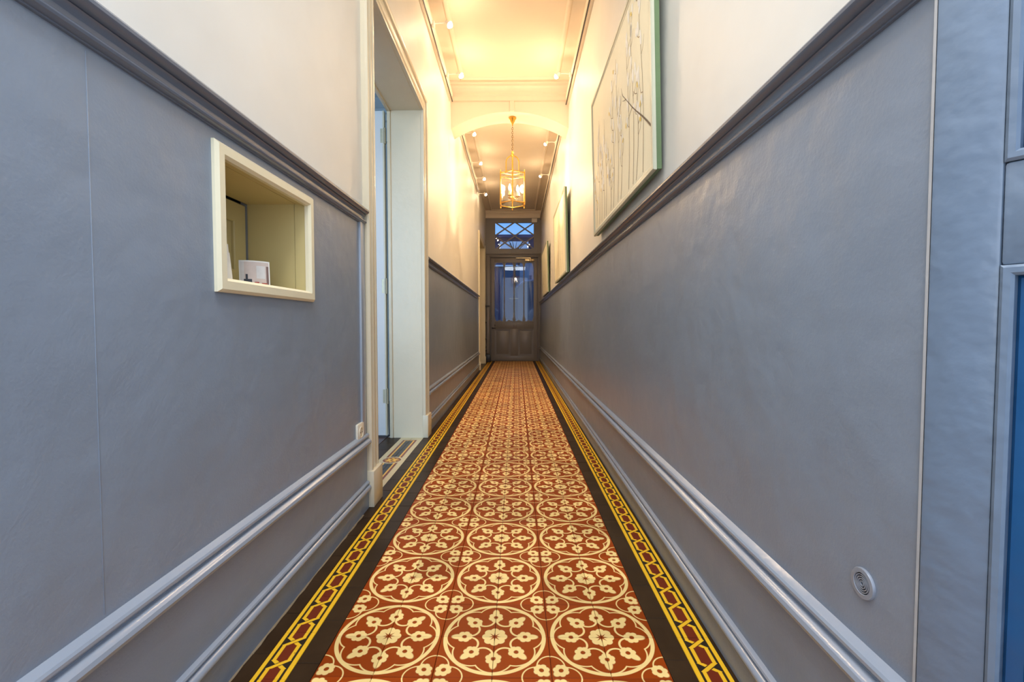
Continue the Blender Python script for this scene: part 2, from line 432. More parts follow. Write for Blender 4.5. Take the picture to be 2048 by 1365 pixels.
# ---- mouldings pushed along the corridor; profiles are (distance from the wall face, height)
def half_round(d, z0, z1, out, n=7):
    zc, rr = (z0 + z1) / 2, (z1 - z0) / 2
    return [(d + out * math.cos(-PI/2 + PI * i / (n-1)), zc + rr * math.sin(-PI/2 + PI * i / (n-1))) for i in range(n)]
def run(prof, side, face, y0, y1):
    pr = [((face + d) if side < 0 else (face - d), z) for d, z in prof]
    return MB().prism(pr, 1, y0, y1)
def moulding(name, prof, side, face, y0, y1, mat, parent, label=None):
    return run(prof, side, face, y0, y1).build(name, mat, parent, 32, label)
def skirting(name, side, face, spans, dz, label):
    root = empty(name, (0, 0, 0)); struct(root, label)
    lo, mid = .012, .006                                        # steps forward of the dado face
    for (y0, y1) in spans:
        moulding('lower_board', [(-.004, -.004), (lo, -.004), (lo, .085 + dz), (-.004, .085 + dz)], side, face, y0, y1, M['blue'], root)
        moulding('lower_moulding', [(-.004, .078 + dz), (lo, .078 + dz)] + half_round(lo, .081 + dz, .106 + dz, .013)
                 + [(lo + .001, .108 + dz)] + half_round(lo, .110 + dz, .122 + dz, .006, 5) + [(-.004, .125 + dz)], side, face, y0, y1, M['bluetrim'], root)
        moulding('upper_board', [(-.004, .12 + dz), (mid, .12 + dz), (mid, .29), (-.004, .29)], side, face, y0, y1, M['blue'], root)
        moulding('upper_moulding', [(-.004, .282), (mid, .282)] + half_round(mid + .004, .285, .315, .018)
                 + [(mid + .004, .317), (mid + .006, .319)] + half_round(mid + .004, .321, .338, .008, 6) + [(-.004, .345)],
                 side, face, y0, y1, M['bluetrim'], root)
    return root
bl_ = skirting('baseboard_left', -1, DL, [(Y0, D1[0] - .12), (D1[1] + .13, D2[0] - .13), (D2[1] + .10, YE)], 0.0, 'grey-blue double skirting with two mouldings along left wall')
br_ = skirting('baseboard_right', 1, DR, [(.594, YE)], -.012, 'grey-blue double skirting with two mouldings along right wall')
def rail_prof(z):
    return [(-.006, z), (.006, z)] + half_round(.006, z + .003, z + .019, .012, 7) + [(.008, z + .021), (.007, z + .030), (.011, z + .038), (.015, z + .041)] \
        + half_round(.010, z + .043, z + .070, .020, 8) + [(-.006, z + .070)]
for i, (side, face, y0, y1, z, lab) in enumerate((
        (-1, DL, Y0, D1[0] - .122, 1.262, 'grey-blue rail along left wall above the niche'),
        (-1, DL, D1[1] + .128, D2[0] - .128, 1.262, 'grey-blue rail along left wall beyond the white doorway'),
        (1, DR, .594, YE, 1.247, 'grey-blue rail along right wall under the pictures'))):
    struct(run(rail_prof(z), side, face, y0, y1).build('trim_%d' % (i + 1), M['rail'], None, 30), lab)

# ---- ceiling
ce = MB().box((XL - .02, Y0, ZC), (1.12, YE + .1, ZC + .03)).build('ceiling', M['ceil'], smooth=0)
struct(ce, 'pale warm-lit corridor ceiling with raised borders')
def ring(x0, y0, x1, y1, w, z, h):
    """raised border: rounded ridge round a rectangle on the ceiling"""
    m = MB(); pr = [(0, 0), (.15, -.55), (.35, -.9), (.5, -1), (.65, -.9), (.85, -.55), (1, 0)]
    rings = []
    for t, dz in pr: rings.append([(x0 + t*w, y0 + t*w, z + dz*h), (x1 - t*w, y0 + t*w, z + dz*h), (x1 - t*w, y1 - t*w, z + dz*h), (x0 + t*w, y1 - t*w, z + dz*h)])
    return m.loft(rings, True, False)
AY0, AY1 = 4.85, 5.12                # arch front and back
ring(XL + .105, Y0 + .2, XR - .105, AY0 - .10, .045, ZC, .018).build('ceiling_border', M['ceil'], ce, 40)
ring(XL + .105, AY1 + .10, XR - .105, YE - .13, .045, ZC, .018).build('ceiling_border', M['ceil'], ce, 40)

# ---- the arch across the corridor
ar = MB(); NA = 28; xm, hw = (XL + XR) / 2, (XR - XL) / 2; ZS, ZK = 2.857, 3.030
def arch_z(x):
    R_ = (hw**2 + (ZK - ZS)**2) / (2 * (ZK - ZS)); return ZK - R_ + math.sqrt(max(0, R_*R_ - (x - xm)**2))
for k in range(NA):
    xa, xb = XL + 2*hw*k/NA, XL + 2*hw*(k+1)/NA
    za, zb = arch_z(xa), arch_z(xb)
    v = [(xa,AY0,za),(xb,AY0,zb),(xb,AY0,ZC),(xa,AY0,ZC),(xa,AY1,za),(xb,AY1,zb),(xb,AY1,ZC),(xa,AY1,ZC)]
    ar.add(v, [(0,1,2,3),(5,4,7,6),(4,5,1,0)])
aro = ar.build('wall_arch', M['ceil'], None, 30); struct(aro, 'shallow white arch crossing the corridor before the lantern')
m = MB(); zt = arch_z(-.043)
m.bbox((-.068, AY0 - .014, zt + .002), (-.024, AY0 + .002, ZC - .15), .003).build('fillet', M['ceil'], aro)
cor = [(0, ZC), (-.075, ZC), (-.075, ZC - .02), (-.062, ZC - .028), (-.062, ZC - .05), (-.045, ZC - .062), (-.028, ZC - .095), (-.030, ZC - .115), (-.018, ZC - .13), (-.018, ZC - .172), (0, ZC - .180)]
def cross_cornice(y, sgn, name, parent):
    MB().prism([(y + sgn * d, z) for d, z in cor], 0, XL, XR).build(name, M['ceil'], parent, 28)
cross_cornice(AY0, 1, 'front_cornice', aro); cross_cornice(AY1, -1, 'back_cornice', aro)

# ---- picture rails under the ceiling, each run its own trim
prail = [(0, 3.075), (.004, 3.075), (.010, 3.083), (.012, 3.090), (.022, 3.094), (.026, 3.104), (.026, 3.120), (.032, 3.126), (.036, 3.138), (.036, 3.158), (.030, 3.163), (0, 3.163)]
pr_runs = ((-1, XL, Y0, 4.72, 'cream picture rail high on left wall, near run before the arch'),
           (-1, XL, AY1 + .02, 7.95, 'cream picture rail high on left wall beyond the arch'),
           (1, XR, .594, 4.80, 'cream picture rail high on right wall, near run before the arch'),
           (1, XR, AY1 + .02, YE - .25, 'cream picture rail high on right wall beyond the arch'))
for i, (side, face, y0, y1, lab) in enumerate(pr_runs):
    o = run(prail, side, face, y0, y1).build('trim_%d' % (i + 4), M['ceil'], None, 30); struct(o, lab)
    x = (face + .020) if side < 0 else (face - .020)
    MB().tube([(x - side * .012, y0, 3.077), (x - side * .012, y1, 3.077)], .006, 6).build('cable', M['iron'], o, label='thin dark cable')

# ---- floor: screed, tiles, boards
fl = MB().box((XL, Y0 - .1, -.06), (XR, YE + .02, -.005)).box((XR, Y0 - .1, -.06), (1.1, .6, -.005)).build('floor', M['grout'], smooth=0)
struct(fl, 'patterned tiled corridor floor with chain borders')
def tile_mesh(name, w, h, mat, ch=.0011, z=.006):
    gx, gy = w / 2 - .0005, h / 2 - .0005
    v = [(-gx,-gy,-z),(gx,-gy,-z),(gx,gy,-z),(-gx,gy,-z),(-gx,-gy,-ch),(gx,-gy,-ch),(gx,gy,-ch),(-gx,gy,-ch),
         (-gx+ch,-gy+ch,0),(gx-ch,-gy+ch,0),(gx-ch,gy-ch,0),(-gx+ch,gy-ch,0)]
    f = [(0,1,5,4),(1,2,6,5),(2,3,7,6),(3,0,4,7),(4,5,9,8),(5,6,10,9),(6,7,11,10),(7,4,8,11),(8,9,10,11)]
    me = bpy.data.meshes.new(name); me.from_pydata(v, [], f); me.materials.append(mat); me.update(); return me
def lay(name, cells, mat, single, mesh_cache={}):
    """cells: (x0,x1,y0,y1); those for which SINGLE(y) holds are objects, the rest one joined part"""
    far = MB(); first = {}
    for (x0, x1, y0, y1) in cells:
        w, h = x1 - x0, y1 - y0; key = (name, round(w, 4), round(h, 4))
        if single((y0 + y1) / 2):
            if key not in first: first[key] = tile_mesh(name, w, h, mat)
            o = bpy.data.objects.new(name, first[key]); o.parent = fl
            o.location = ((x0+x1)/2, (y0+y1)/2, random.uniform(-.0005, .0003)); COL.objects.link(o)
        else:
            me = tile_mesh('t', w, h, mat); cx, cy = (x0+x1)/2, (y0+y1)/2
            far.add([(q.co.x + cx, q.co.y + cy, q.co.z) for q in me.vertices], [tuple(p.vertices) for p in me.polygons])
            bpy.data.meshes.remove(me)
    if far.v: far.build('far_' + name + 's', mat, fl, 0, kind='stuff')
rows = [(TY0 + k * MODH / 2, TY0 + (k+1) * MODH / 2) for k in range(-3, 80)]
rows = [(a, min(b, YE)) for a, b in rows if a < YE - .01]
near = lambda y: .95 < y < 7.2
lay('patterned_tile', [(TX0 + c * MODW / 2, TX0 + (c+1) * MODW / 2, a, b) for a, b in rows for c in range(6)], M['tile'], near)
brow = lambda y_: [(y_ + k * .1612, min(y_ + (k+1) * .1612, YE)) for k in range(-9, 60) if y_ + k * .1612 < YE - .01]
near2 = lambda y: .95 < y < 7.2
lay('border_tile', [(BL - BW/2, BL + BW/2, a, b) for a, b in brow(1.0330)] + [(BR - BW/2, BR + BW/2, a, b) for a, b in brow(1.1840)], M['border'], near2)
lay('dark_tile', [(XL + .002, BL - BW/2, a, b) for a, b in brow(1.1150)] + [(BL + BW/2, TX0, a, b) for a, b in brow(1.0834)]
    + [(TX0 + 3*MODW, BR - BW/2, a, b) for a, b in brow(1.1025)] + [(BR + BW/2, XR - .004, a, b) for a, b in brow(1.1025)], M['dark'], near2)
# dusty joint along the left skirting
m = MB(); y = .2; pts = []
while y < 1.98:
    pts.append((y, random.uniform(.003, .007))); y += .035
rr = [[(-.6655, y, -.004), (-.6655, y, .0012 + w*.2), (-.6645 + w, y, .0006), (-.6640 + w, y, -.004)] for y, w in pts]
m.loft(rr).build('mortar_joint', M['mortar'], fl, 60)
# threshold of the white doorway
tl = [(-.675, D1[0] + k * .1657, D1[0] + (k+1) * .1657) for k in range(7)]
thr = MB().box((-.94, D1[0], -.06), (XL, D1[1], -.006)).build('threshold_bed', M['grout'], fl, 0)
tm = {}
for _, a, b in tl:
    for x0, x1, mat in ((-.8395, -.757, M['thresh']), (-.757, -.6745, M['thresh']), (-.94, -.8395, M['dark'])):
        k = (round(x1 - x0, 4), mat.name)
        if k not in tm: tm[k] = tile_mesh('threshold_tile', x1 - x0, b - a, mat)
        o = bpy.data.objects.new('threshold_tile', tm[k]); o.parent = fl; o.location = ((x0+x1)/2, (a+b)/2, 0); COL.objects.link(o)

# ---- end wall: frame, transom window, glazed door
def frame_ring(x0, z0, x1, z1, w, y0, y1, c=.004):
    """four mitred bars round an opening (outer size given), in the plane of the end wall"""
    bm = MB(); prof = [(0, y0), (w - c, y0), (w, y0 + c), (w, y1), (0, y1)]
    rings = []
    for cx, cz, sx_, sz in ((x0, z0, 1, 1), (x1, z0, -1, 1), (x1, z1, -1, -1), (x0, z1, 1, -1)):
        rings.append([(cx + sx_ * t, y, cz + sz * t) for t, y in prof])
    rings.append(rings[0]); return bm.loft(rings, True, False)
ew = MB().box((XL, YE + .075, 3.12), (XR, YE + .12, ZC))
ew.build('wall_end', M['taupe'], None, 0); ewo = bpy.data.objects['wall_end']; struct(ewo, 'grey strip of end wall above the transom window')
MB().prism([(YE + .08, ZC), (YE - .10, ZC), (YE - .10, ZC - .018), (YE - .085, ZC - .026), (YE - .085, ZC - .045), (YE - .06, ZC - .06), (YE - .035, ZC - .085), (YE - .03, ZC - .10), (YE - .03, ZC - .15), (YE + .08, ZC - .15)], 0, XL, XR).build('cornice', M['ceil'], ewo, 28)
w1 = empty('window_1', (0, YE, 2.4)); struct(w1, 'transom window of crossed diagonal bars over the end door')
GX0, GX1, GZ0, GZ1 = -.475, .384, 2.490, 3.068
slabx = MB()
for a, b in (((XL, YE, 2.405), (GX0, YE + .07, 3.165)), ((GX1, YE, 2.405), (XR, YE + .07, 3.165)), ((GX0, YE, GZ1), (GX1, YE + .07, 3.165)), ((GX0, YE, 2.405), (GX1, YE + .07, GZ0))): slabx.box(a, b)
bm_ = slabx
bm_.build('frame_board', M['taupe'], w1, 0)
frame_ring(GX0 - .02, GZ0 - .02, GX1 + .02, GZ1 + .02, .024, YE - .008, YE + .02).build('bead', M['taupe'], w1, 30)
MB().box((GX0 - .01, YE + .035, GZ0 - .01), (GX1 + .01, YE + .039, GZ1 + .01)).build('glass_pane', M['glass'], w1, 0)
cxm, czm, px_, pz_ = (GX0 + GX1) / 2 + .01, (GZ0 + GZ1) / 2, .4445, .305
def clipseg(p, d):
    t0, t1 = -9, 9
    for k, (lo, hi) in enumerate(((GX0 - .01, GX1 + .01), (GZ0 - .01, GZ1 + .01))):
        a, b = (lo - p[k]) / d[k], (hi - p[k]) / d[k]; t0, t1 = max(t0, min(a, b)), min(t1, max(a, b))
    return (t0, t1) if t1 - t0 > .02 else None
for sg in (1, -1):
    for k in (-1, 0, 1):
        p = (cxm + k * px_, czm); d = Vector((px_ / 2, sg * pz_ / 2)).normalized(); c = clipseg(p, d)
        if not c: continue
        n = Vector((-d.y, d.x)) * .0135; a = Vector(p) + d * c[0]; b = Vector(p) + d * c[1]
        yb = YE + (.018 if sg > 0 else .022)
        q = [(a + n), (b + n), (b - n), (a - n)]
        MB().prism([(v.x, v.y) for v in q], 2, 0, 1).v
        mm = MB(); vs = [(v.x, yb - .010, v.y) for v in q] + [(v.x, yb + .016, v.y) for v in q]
        mm.add(vs, [(0,1,2,3),(7,6,5,4),(0,4,5,1),(1,5,6,2),(2,6,7,3),(3,7,4,0)]).build('lattice_bar', M['taupe'], w1, 0)
# rail between transom and door, and the door frame
tb = empty('trim_8', (0, YE, 0)); struct(tb, 'grey frame round the end door')
MB().prism([(YE - .05, 2.400), (YE - .055, 2.392), (YE - .055, 2.375), (YE - .035, 2.365), (YE - .030, 2.345), (YE + .05, 2.345), (YE + .05, 2.41), (YE - .05, 2.41)], 0, XL, XR).build('transom_rail', M['taupe'], tb, 28)
DX0, DX1, DZ1 = -.578, .476, 2.292
for a, b in ((XL, DX0), (DX1, XR)):
    MB().bbox((a, YE - .02, 0), (b, YE + .06, 2.35), .006).build('frame_post', M['taupe'], tb)
    inner = b if b < 0 else a; s_ = -1 if b < 0 else 1
    MB().bbox((inner, YE - .032, 0), (inner + s_ * .022, YE + .0, 2.33), .006).build('frame_bead', M['taupe'], tb)
MB().bbox((DX0 - .022, YE - .032, DZ1 + .004), (DX1 + .022, YE + .06, 2.346), .006).build('frame_head', M['taupe'], tb)
d1 = empty('door_1', (DX0, YE, 0)); struct(d1, 'grey end door with four tall glazed lights and two lower panels')
LG0, LG1, LGB, LGT = -.490, .382, .885, 2.185
yb0, yb1 = YE + .002, YE + .045
def lb(nm, a, b): MB().bbox((a[0], yb0, a[1]), (b[0], yb1, b[1]), .003).build(nm, M['taupe'], d1)
lb('stile', (DX0 + .003, .004), (LG0, DZ1)); lb('stile', (LG1, .004), (DX1 - .003, DZ1))
lb('top_rail', (LG0, LGT), (LG1, DZ1)); lb('lock_rail', (LG0, .715), (LG1, LGB)); lb('bottom_rail', (LG0, .004), (LG1, .115))
lb('middle_stile', (-.130, .115), (.035, .715))
for a, b in ((LG0, -.130), (.035, LG1)):
    pm = MB().box((a, yb0 + .018, .115), (b, yb0 + .03, .715))
    po = pm.build('lower_panel', M['taupe'], d1, 0)
    frame_ring(a, .115, b, .715, .022, yb0 - .004, yb0 + .02).build('panel_bead', M['taupe'], po, 30)
    MB().bbox((a + .045, yb0 + .008, .160), (b - .045, yb0 + .02, .670), .008).build('raised_field', M['taupe'], po)
lw = (LG1 - LG0) / 4
for k in range(4):
    MB().box((LG0 + k * lw - .002, yb0 + .02, LGB - .01), (LG0 + (k+1) * lw + .002, yb0 + .024, LGT + .01)).build('glass_pane', M['glass'], d1, 0)
def bracket(xa, sg, z, up, w=.045, h=.085):
    """scalloped corner piece where a glazing bar meets a rail"""
    pts = [(0, 0), (w, 0)] + [(w * (1 - .75 * math.sin(PI/2 * i / 6)), h * (1 - .9 * math.cos(PI/2 * i / 6))) for i in range(1, 7)] + [(0, h * 1.15)]
    return MB().prism([(xa + sg * p[0], z + up * p[1]) for p in pts], 1, yb0 + .006, yb0 + .018)
for k in range(5):
    xc = LG0 + k * lw
    if 0 < k < 4:
        bar = MB().bbox((xc - .012, yb0 + .004, LGB), (xc + .012, yb0 + .03, LGT), .004).build('glazing_bar', M['taupe'], d1)
        MB().prism([(xc + sx_ * w_, LGB + h_) for sx_, w_, h_ in [(-1, .030, 0), (-1, .034, .03), (-1, .036, .05), (-1, .022, .085), (-1, .014, .14), (-1, .012, .17), (1, .012, .17), (1, .014, .14), (1, .022, .085), (1, .036, .05), (1, .034, .03), (1, .030, 0)]], 1, yb0 - .002, yb0 + .032).build('bar_foot', M['taupe'], bar, 0)
    for sg in ((1,) if k == 0 else (-1,) if k == 4 else (1, -1)):
        bracket(xc + sg * .008, sg, LGT, -1).build('corner_bracket', M['taupe'], d1, 0)
        if k in (0, 4): bracket(xc, sg, LGB, 1, .05, .10).build('corner_bracket', M['taupe'], d1, 0)
    if k < 4:
        xm_ = xc + lw / 2
        MB().prism([(xm_ + p[0], LGB + p[1]) for p in [(-.045, 0), (-.045, .012), (-.028, .012), (-.022, .024), (-.012, .024), (-.010, .034), (.010, .034), (.012, .024), (.022, .024), (.028, .012), (.045, .012), (.045, 0)]], 1, yb0 + .006, yb0 + .018).build('sill_ornament', M['taupe'], d1, 0)
frame_ring(LG0 - .012, LGB - .012, LG1 + .012, LGT + .012, .016, yb0 - .008, yb0 + .012).build('glazing_bead', M['taupe'], d1, 30)
MB().bbox((-.075, yb0 - .018, .765), (.008, yb0 + .001, .822), .004).build('letter_plate', M['taupe'], d1)
k1 = MB().lathe([(.016, 0), (.016, .006), (.008, .012), (.008, .035)], (-.535, yb0, .735), (0, -1, 0), 12).build('handle_rose', M['iron'], d1, label='black handle rose')
MB().tube([(-.535, yb0 - .035, .735), (-.520, yb0 - .045, .735), (-.455, yb0 - .045, .728)], [.009, .009, .007], 8).build('handle_lever', M['iron'], k1)
MB().lathe([(.012, 0), (.012, .004), (.003, .006)], (-.480, yb0, .800), (0, -1, 0), 12).build('keyhole_plate', M['iron'], d1, label='black keyhole plate')
for z in (1.86, .92, .22):
    MB().lathe([(.004, -.075), (.010, -.07), (.010, .07), (.004, .075)], (DX1 + .004, yb0 - .012, z), (0, 0, 1), 8).build('hinge', M['taupe'], d1)
dc = MB().bbox((.185, yb0 - .05, 2.212), (.392, yb0, 2.262), .008).build('door_closer', M['brassd'], d1, label='brass-coloured door closer')
MB().lathe([(.030, -.034), (.034, -.026), (.034, .026), (.030, .034)], (.31, yb0 - .028, 2.238), (0, 0, 1), 12).build('closer_hub', M['brassd'], dc)
MB().prism([(-.01, 2.279), (.31, 2.273), (.31, 2.287), (-.01, 2.285)], 1, yb0 - .062, yb0 - .05).build('closer_arm', M['brassd'], dc)
MB().bbox((-.16, yb0 + .044, 1.385), (.04, yb0 + .052, 1.402), .002).build('push_bar', M['paper'], d1, label='short white bar behind the glass')
MB().bbox((DX0 - .02, YE - .05, -.005), (DX1 + .02, YE + .1, .003), .002).build('sill', M['iron'], tb)

# white box under the cornice at the end
eb = MB().bbox((.335, YE - .075, 3.055), (.455, YE + .0, 3.145), .008).build('alarm_box', M['lampw'])
tag(eb, 'small cream box fixed beside the transom under the end cornice', 'box')

# ---- grey upright on black brackets left of the end door
ub = empty('upright_bar', (-.62, 9.93, 0)); tag(ub, 'slim grey upright bar on black brackets left of the end door', 'bar')
MB().bbox((-.640, 9.86, .20), (-.585, 9.90, 1.17), .006).build('bar_post', M['taupe'], ub)
for z in (1.21, .86, .50, .25):
    MB().bbox((-.682, 9.865, z - .016), (-.60 if z < 1.2 else -.575, 9.895, z + .016), .004).build('bracket', M['iron'], ub)
MB().bbox((-.682, 9.87, 0), (-.560, 9.98, .17), .006).build('bar_foot', M['iron'], ub)

# ---- white doorway on the left: casing, reveal, door leaf
cas = [(0, 0), (0, .022), (.012, .022), (.016, .017), (.030, .017), (.036, .022), (.050, .026), (.060, .024), (.066, .018), (.088, .018), (.094, .026), (.104, .030), (.116, .028), (.122, .018), (.122, 0)]  # (across, proud)
def casing(root, y0, y1, h, wide, mat, plinth=.16):
    sc = wide / .122; P = [(a * sc, d) for a, d in cas]
    X = XL
    # one side: profile in the Y-X plane extruded in Z, mitred with the head at 45 degrees
    for nm, ye, sg in (('near_jamb_casing', y0, -1), ('far_jamb_casing', y1, 1)):
        rings = [[(X + d, ye + sg * a, z if z < .5 else h + a) for a, d in P] for z in (plinth, 9)]
        MB().loft(rings).build(nm, mat, root, 28)
        MB().bbox((X, ye - .004 * sg, 0), (X + .040, ye + sg * (wide + .008), plinth + .004), .004).build('plinth_block', mat, root)
    rings = [[(X + d, y0 - a, h + a) for a, d in P], [(X + d, y1 + a, h + a) for a, d in P]]
    MB().loft(rings).build('head_casing', mat, root, 28)
t9 = empty('trim_9', (XL, D1[0], 0)); struct(t9, 'cream moulded casing round the tall white doorway')
casing(t9, D1[0] + .012, D1[1] - .012, D1H - .01, .122, M['cream'])
MB().box((-.893, D1[0] - .002, 0), (XL + .001, D1[0] + .012, D1H)).build('jamb_board', M['cream'], t9, 0)
MB().box((-.893, D1[1] - .012, 0), (XL + .001, D1[1] + .002, D1H)).build('jamb_board', M['cream'], t9, 0)
MB().box((-.893, D1[0], D1H - .012), (XL + .001, D1[1], D1H + .002)).build('head_board', M['cream'], t9, 0)
MB().bbox((-.917, D1[1] - .022, 0), (-.893, D1[1] + .05, D1H + .03), .003).build('rebate_post', M['cream'], t9)
MB().bbox((-.917, D1[0] - .05, 0), (-.893, D1[0] + .022, D1H + .03), .003).build('rebate_post', M['cream'], t9)
MB().bbox((-.917, D1[0], D1H - .022), (-.893, D1[1], D1H + .05), .003).build('rebate_head', M['cream'], t9)
d2 = empty('door_2', (-.95, 3.33, 0)); struct(d2, 'white panelled door leaf standing open into the side room')
LX0, LX1, LY0, LY1, LH = -1.545, -.953, 3.318, 3.356, 2.345
MB().bbox((LX0, LY0, .012), (LX1, LY1, LH), .003).build('door_leaf', M['leafw'], d2)
for z0, z1 in ((.16, .86), (.97, 1.20), (1.31, 2.22)):
    a, b = LX0 + .09, LX1 - .085
    frame_ring(a, z0, b, z1, .030, LY0 - .010, LY0 + .004).build('panel_moulding', M['leafw'], d2, 30)
    MB().bbox((a + .055, LY0 - .006, z0 + .055), (b - .055, LY0 + .004, z1 - .055), .005).build('raised_field', M['leafw'], d2)
MB().bbox((LX1 - .002, LY0 - .004, .012), (LX1 + .010, LY1, LH), .002).build('edge_lipping', M['cream'], d2)
for z in (2.17, 1.10, .30):
    MB().lathe([(.005, -.06), (.011, -.055), (.011, .055), (.005, .06)], (-.942, LY0 + .004, z), (0, 0, 1), 8).add([(-.942, LY0 - .001, z - .05), (-.972, LY0 - .001, z - .05), (-.972, LY0 - .001, z + .05), (-.942, LY0 - .001, z + .05)], [(0, 1, 2, 3)]).build('hinge', M['steel'], d2)
# side room: boards, walls, window, ceiling cornice
RX, RY0, RY1 = -3.6, -.45, 4.9
rm = MB().box((RX, RY0, -.06), (-.94, RY1, -.004)).build('floor_room', M['wood'], smooth=0); struct(rm, 'dark boarded floor of the side room')
for k in range(13):
    x = -.945 - k * .2
    MB().bbox((x - .198, RY0, -.02), (x, RY1, 0), .002).build('floor_board', M['wood'], rm, 0)
o = MB().box((RX - .1, RY1, 0), (-.94, RY1 + .1, 3.2)).build('wall_room', M['roomw'], smooth=0); struct(o, 'blue-lit far wall of the side room')
MB().prism([(RY1, 3.2), (RY1 - .16, 3.2), (RY1 - .16, 3.17), (RY1 - .12, 3.15), (RY1 - .08, 3.09), (RY1 - .05, 3.07), (RY1 - .05, 3.03), (RY1 - .025, 3.02), (RY1 - .025, 2.96), (RY1, 2.95)], 0, RX, -.94).build('room_cornice', M['roomw'], o, 25)
MB().prism([(RY1, 2.78), (RY1 - .03, 2.77), (RY1 - .03, 2.74), (RY1, 2.73)], 0, RX, -.94).build('room_picture_rail', M['roomw'], o, 25)
struct(MB().box((RX - .1, RY0, 0), (RX, RY1, 3.2)).build('wall_room_side', M['roomw'], smooth=0), 'long wall of the side room opposite the doorway')
slab(0, .1, (RX, -.94), (0, 3.2), [(-3.1, .5, -1.5, 2.8)]).xf(Matrix(((0, 1, 0, 0), (1, 0, 0, RY0 - .1), (0, 0, 1, 0), (0, 0, 0, 1)))).build('wall_room_front', M['roomw'], smooth=0)
struct(bpy.data.objects['wall_room_front'], 'front wall of the side room with its window')
struct(MB().box((RX - .1, RY0 - .1, 3.2), (-.94, RY1 + .1, 3.24)).build('ceiling_room', M['roomw'], smooth=0), 'ceiling of the side room')
# ---- far doorway on the left
t10 = empty('trim_10', (XL, D2[0], 0)); struct(t10, 'cream moulded casing round the far left doorway')
casing(t10, D2[0] + .01, D2[1] - .01, D2H - .01, .10, M['nichef'], .14)
MB().box((-.94, D2[0] - .002, 0), (XL + .001, D2[0] + .01, D2H)).build('jamb_board', M['nichef'], t10, 0)
MB().box((-.94, D2[1] - .01, 0), (XL + .001, D2[1] + .002, D2H)).build('jamb_board', M['nichef'], t10, 0)
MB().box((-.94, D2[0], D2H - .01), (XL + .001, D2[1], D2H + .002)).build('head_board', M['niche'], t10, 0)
MB().box((-.94, D2[0], -.06), (XL, D2[1], -.002)).build('threshold', M['dark'], t10, 0)
d4 = empty('door_4', (-.94, D2[0], 0)); struct(d4, 'closed cream door deep in the far left doorway')
MB().bbox((-.955, D2[0], 0), (-.925, D2[1], D2H), .003).build('door_leaf', M['niche'], d4)

# ---- niche in the left wall
nc = empty('wall_niche', (XL, 1.27, .90)); struct(nc, 'cream framed niche let into the left wall')
NY0, NZ0, NY1, NZ1 = 1.057, .932, 1.486, 1.211
fx = -.662
def ring_x(y0, z0, y1, z1, w, xf_, xb, c):
    prof = [(0, xb), (0, xf_ - c), (c, xf_), (w - c, xf_), (w, xf_ - c), (w, xb)]
    rings = [[(x, cy + sy * t, cz + sz * t) for t, x in prof] for cy, cz, sy, sz in ((y0, z0, 1, 1), (y1, z0, -1, 1), (y1, z1, -1, -1), (y0, z1, 1, -1))]
    rings.append(rings[0]); return MB().loft(rings, True, False)
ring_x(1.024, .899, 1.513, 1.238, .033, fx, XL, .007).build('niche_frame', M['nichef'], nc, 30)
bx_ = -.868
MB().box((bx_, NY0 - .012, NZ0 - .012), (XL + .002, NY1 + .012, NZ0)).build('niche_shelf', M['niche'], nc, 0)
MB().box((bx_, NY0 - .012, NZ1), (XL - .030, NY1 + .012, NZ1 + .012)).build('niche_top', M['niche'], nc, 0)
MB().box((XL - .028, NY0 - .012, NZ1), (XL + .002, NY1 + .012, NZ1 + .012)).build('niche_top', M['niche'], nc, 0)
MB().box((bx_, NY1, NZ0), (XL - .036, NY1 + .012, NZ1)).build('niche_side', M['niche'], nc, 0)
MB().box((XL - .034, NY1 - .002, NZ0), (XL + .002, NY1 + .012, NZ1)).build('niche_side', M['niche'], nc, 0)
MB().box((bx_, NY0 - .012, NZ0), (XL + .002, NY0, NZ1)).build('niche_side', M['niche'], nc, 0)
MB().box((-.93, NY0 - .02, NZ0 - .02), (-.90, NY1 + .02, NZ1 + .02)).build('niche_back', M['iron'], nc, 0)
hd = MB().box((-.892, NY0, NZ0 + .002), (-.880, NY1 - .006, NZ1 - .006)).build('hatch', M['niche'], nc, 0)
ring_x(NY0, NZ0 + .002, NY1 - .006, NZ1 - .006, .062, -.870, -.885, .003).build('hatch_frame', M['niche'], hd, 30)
def card(name, y, x, z0, w, h, rotz, lean, mats, label, cat, pic=False):
    e = empty(name, (x, y, z0)); tag(e, label, cat)
    m = Matrix.Translation((x, y, z0)) @ Matrix.Rotation(rotz, 4, 'Z') @ Matrix.Rotation(lean, 4, 'X')
    # card lies in local X-Z, facing -Y, gently curled
    def patch(x0, x1, z0_, z1_, off, th=.0006, n=6):
        r1 = []
        for i in range(n + 1):
            xx = x0 + (x1 - x0) * i / n; yy = .10 * xx * xx / max(w, .01) * 3 - off
            r1.append([(xx, yy, z0_), (xx, yy, z1_), (xx, yy + th, z1_), (xx, yy + th, z0_)])
        return MB().loft(r1)
    patch(-w/2, w/2, 0, h, 0).xf(m).build('sheet', mats[0], e, 40)
    if pic:
        for nm, x0, x1, a, b, of, mt in pic:
            patch(x0 * w, x1 * w, a * h, b * h, of, .0002).xf(m).build(nm, mt, e, 40)
    return e
_pk = plain('photo_wall_tone', (.62, .50, .43), .4); _pk2 = plain('photo_light_tone', (.66, .62, .58), .4)
_pr = plain('photo_red', (.40, .06, .03), .4); _pb = plain('photo_black', (.01, .009, .009), .4); _pg = plain('photo_brown', (.20, .12, .10), .4)
